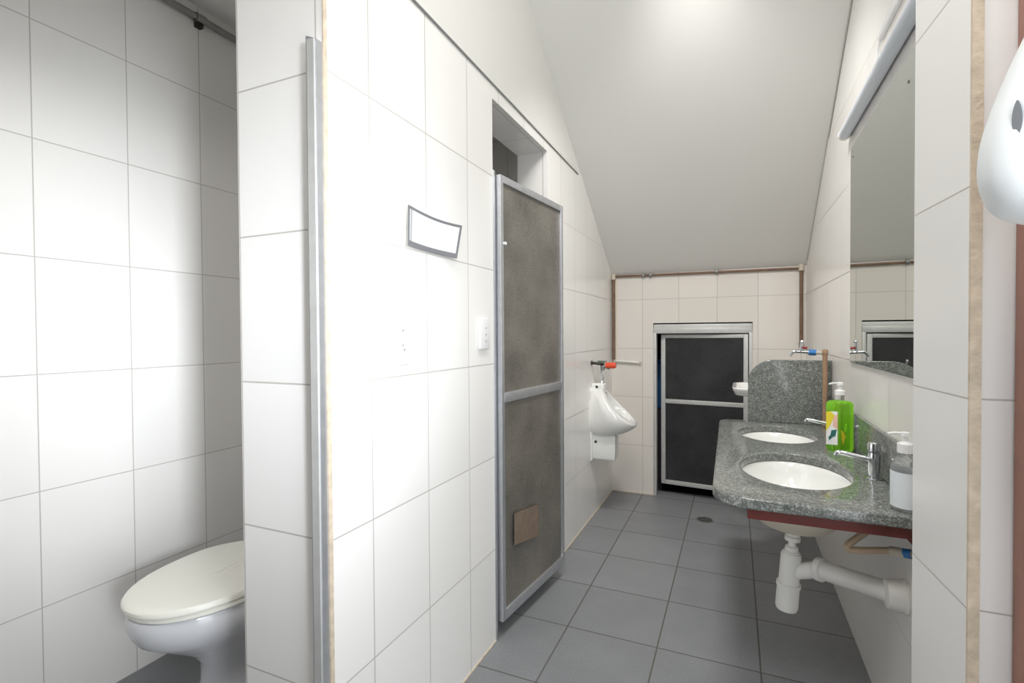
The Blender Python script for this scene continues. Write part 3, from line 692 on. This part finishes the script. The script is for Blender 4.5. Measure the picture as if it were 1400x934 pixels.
# ------------------------------------------------------------------ soap dispenser at the right edge
DXc, DYc = .0, .79
dp = thing('soap_dispenser', 'rounded white plastic soap dispenser at the right edge beside the door frame', 'dispenser', (XN, DYc, 1.29))
prof = [(1.285, .075, .045), (1.288, .110, .055), (1.300, .138, .062), (1.322, .151, .066), (1.350, .156, .067), (1.385, .154, .066), (1.420, .146, .064), (1.460, .133, .061), (1.500, .118, .057), (1.535, .103, .052), (1.560, .085, .045), (1.572, .060, .034), (1.575, .03, .02)]
prof = [tuple(p) for p in smooth_path([(z, d_, h_) for z, d_, h_ in prof], 5)]
rs = []
for z, dep, hw in prof:
    r = []
    for i in range(40):
        t = PI*i/39
        r.append((XN-dep*abs(math.sin(t))**.72, DYc+hw*math.copysign(abs(math.cos(t))**.8, math.cos(t)), z))
    rs.append(r)
bm = B(); rings(bm, rs); part('cover', bm, DPLAST, dp, smooth=True)
WINM = mat('grey_window', srgb(128, 130, 134), .3)
bm = B()
pts = []
for i in range(24):
    t = 2*PI*i/24; pts.append((.0050*math.cos(t)*(1-.35*math.sin(t)**2), .021*math.sin(t)*(1 if True else 1)))
DISP_W = (.2915, .7530, 1.398)
nv_ = Vector((-.75, -.66, 0)).normalized(); tv = Vector((.66, -.75, 0))
f1 = [bm.verts.new(Vector(DISP_W)+tv*u+Vector((0, 0, v))+nv_*.0022) for u, v in pts]; f2 = [bm.verts.new(Vector(DISP_W)+tv*u+Vector((0, 0, v))-nv_*.01) for u, v in pts]
bm.faces.new(f1); bm.faces.new(f2[::-1])
for i in range(24): j = (i+1) % 24; bm.faces.new((f1[i], f2[i], f2[j], f1[j]))
part('level_window', bm, WINM, dp)
bm = B(); box(bm, XN-.012, XN, DYc-.058, DYc+.058, 1.30, 1.56); part('back_plate', bm, DPLAST, dp, bevel=.003)

# ------------------------------------------------------------------ camera
f_px = 687.
Yd = Vector((1005-700, 467-454, f_px)).normalized(); Xd = -Vector((-846-700, 467-466, f_px)); Xd = (Xd-Yd*Xd.dot(Yd)).normalized()
Zd = Xd.cross(Yd); Zd = Zd if Zd.y > 0 else -Zd
right = Vector((Xd.x, Yd.x, Zd.x)); up = Vector((Xd.y, Yd.y, Zd.y)); fwd = Vector((Xd.z, Yd.z, Zd.z))
cam = bpy.data.cameras.new('camera'); co = bpy.data.objects.new('camera', cam); COL.objects.link(co)
cam.sensor_width = 36; cam.sensor_fit = 'HORIZONTAL'; cam.lens = f_px/1400*36; cam.clip_start = .02
Mx = Matrix((right, up, -fwd)).transposed().to_4x4(); Mx.translation = (0, 0, H); co.matrix_world = Mx
S.camera = co

# ------------------------------------------------------------------ light
w = bpy.data.worlds.new('world'); S.world = w; w.use_nodes = True
w.node_tree.nodes['Background'].inputs[0].default_value = (.93, .96, 1, 1)
w.node_tree.nodes['Background'].inputs[1].default_value = .05
def area(name, loc, dirv, sx, sy, power, col=(1, 1, 1), spread=180):
    l = bpy.data.lights.new(name, 'AREA'); l.shape = 'RECTANGLE'; l.size = sx; l.size_y = sy; l.energy = power; l.color = col; l.spread = math.radians(spread)
    o = bpy.data.objects.new(name, l); COL.objects.link(o); o.location = loc
    o.rotation_euler = Vector(dirv).to_track_quat('-Z', 'Y').to_euler(); return o
DAY, WARM = (.90, .95, 1), (1, .985, .96)
area('window_daylight', (1.72, -.57, 1.52), (-1, .49, -.10), .38, .5, 4.3, (.9, .95, 1), 30)
area('doorway_daylight', (.56, .25, .45), (-1, .5, 0), .7, .8, 6.3, DAY, 150)
area('doorway_daylight', (.54, .35, 1.3), (-.6, 1, -.1), .5, 1.2, 5.4, DAY, 110)
area('added_overhead_fill', (-.10, -.30, 3.0), (0, .3, -1), .5, .5, 18, WARM)  # added fill out of view, no known fixture
area('added_overhead_fill', (-.20, .75, 3.0), (0, .1, -1), .5, .5, 13, WARM)  # second added fill, brightens the near part from overhead
area('added_overhead_fill', (-.15, 1.90, 2.64), (0, .5, -1), .3, .3, 10.5, WARM, 110)  # added fill aimed down the corridor, no known fixture
area('added_stall_fill', (-1.45, 2.35, 2.40), (0, 0, -1), .2, .2, .45, WARM)  # unseen fill added to lift the inside of the second stall

S.view_settings.view_transform = 'Standard'; S.view_settings.look = 'None'; S.view_settings.gamma = 1
S.view_settings.exposure = 0.05; S.view_settings.use_curve_mapping = False
S.cycles.max_bounces = 12; S.cycles.diffuse_bounces = 7; S.cycles.glossy_bounces = 6; S.cycles.transmission_bounces = 10
S.cycles.use_denoising = True
S.cycles.sample_clamp_indirect = 8
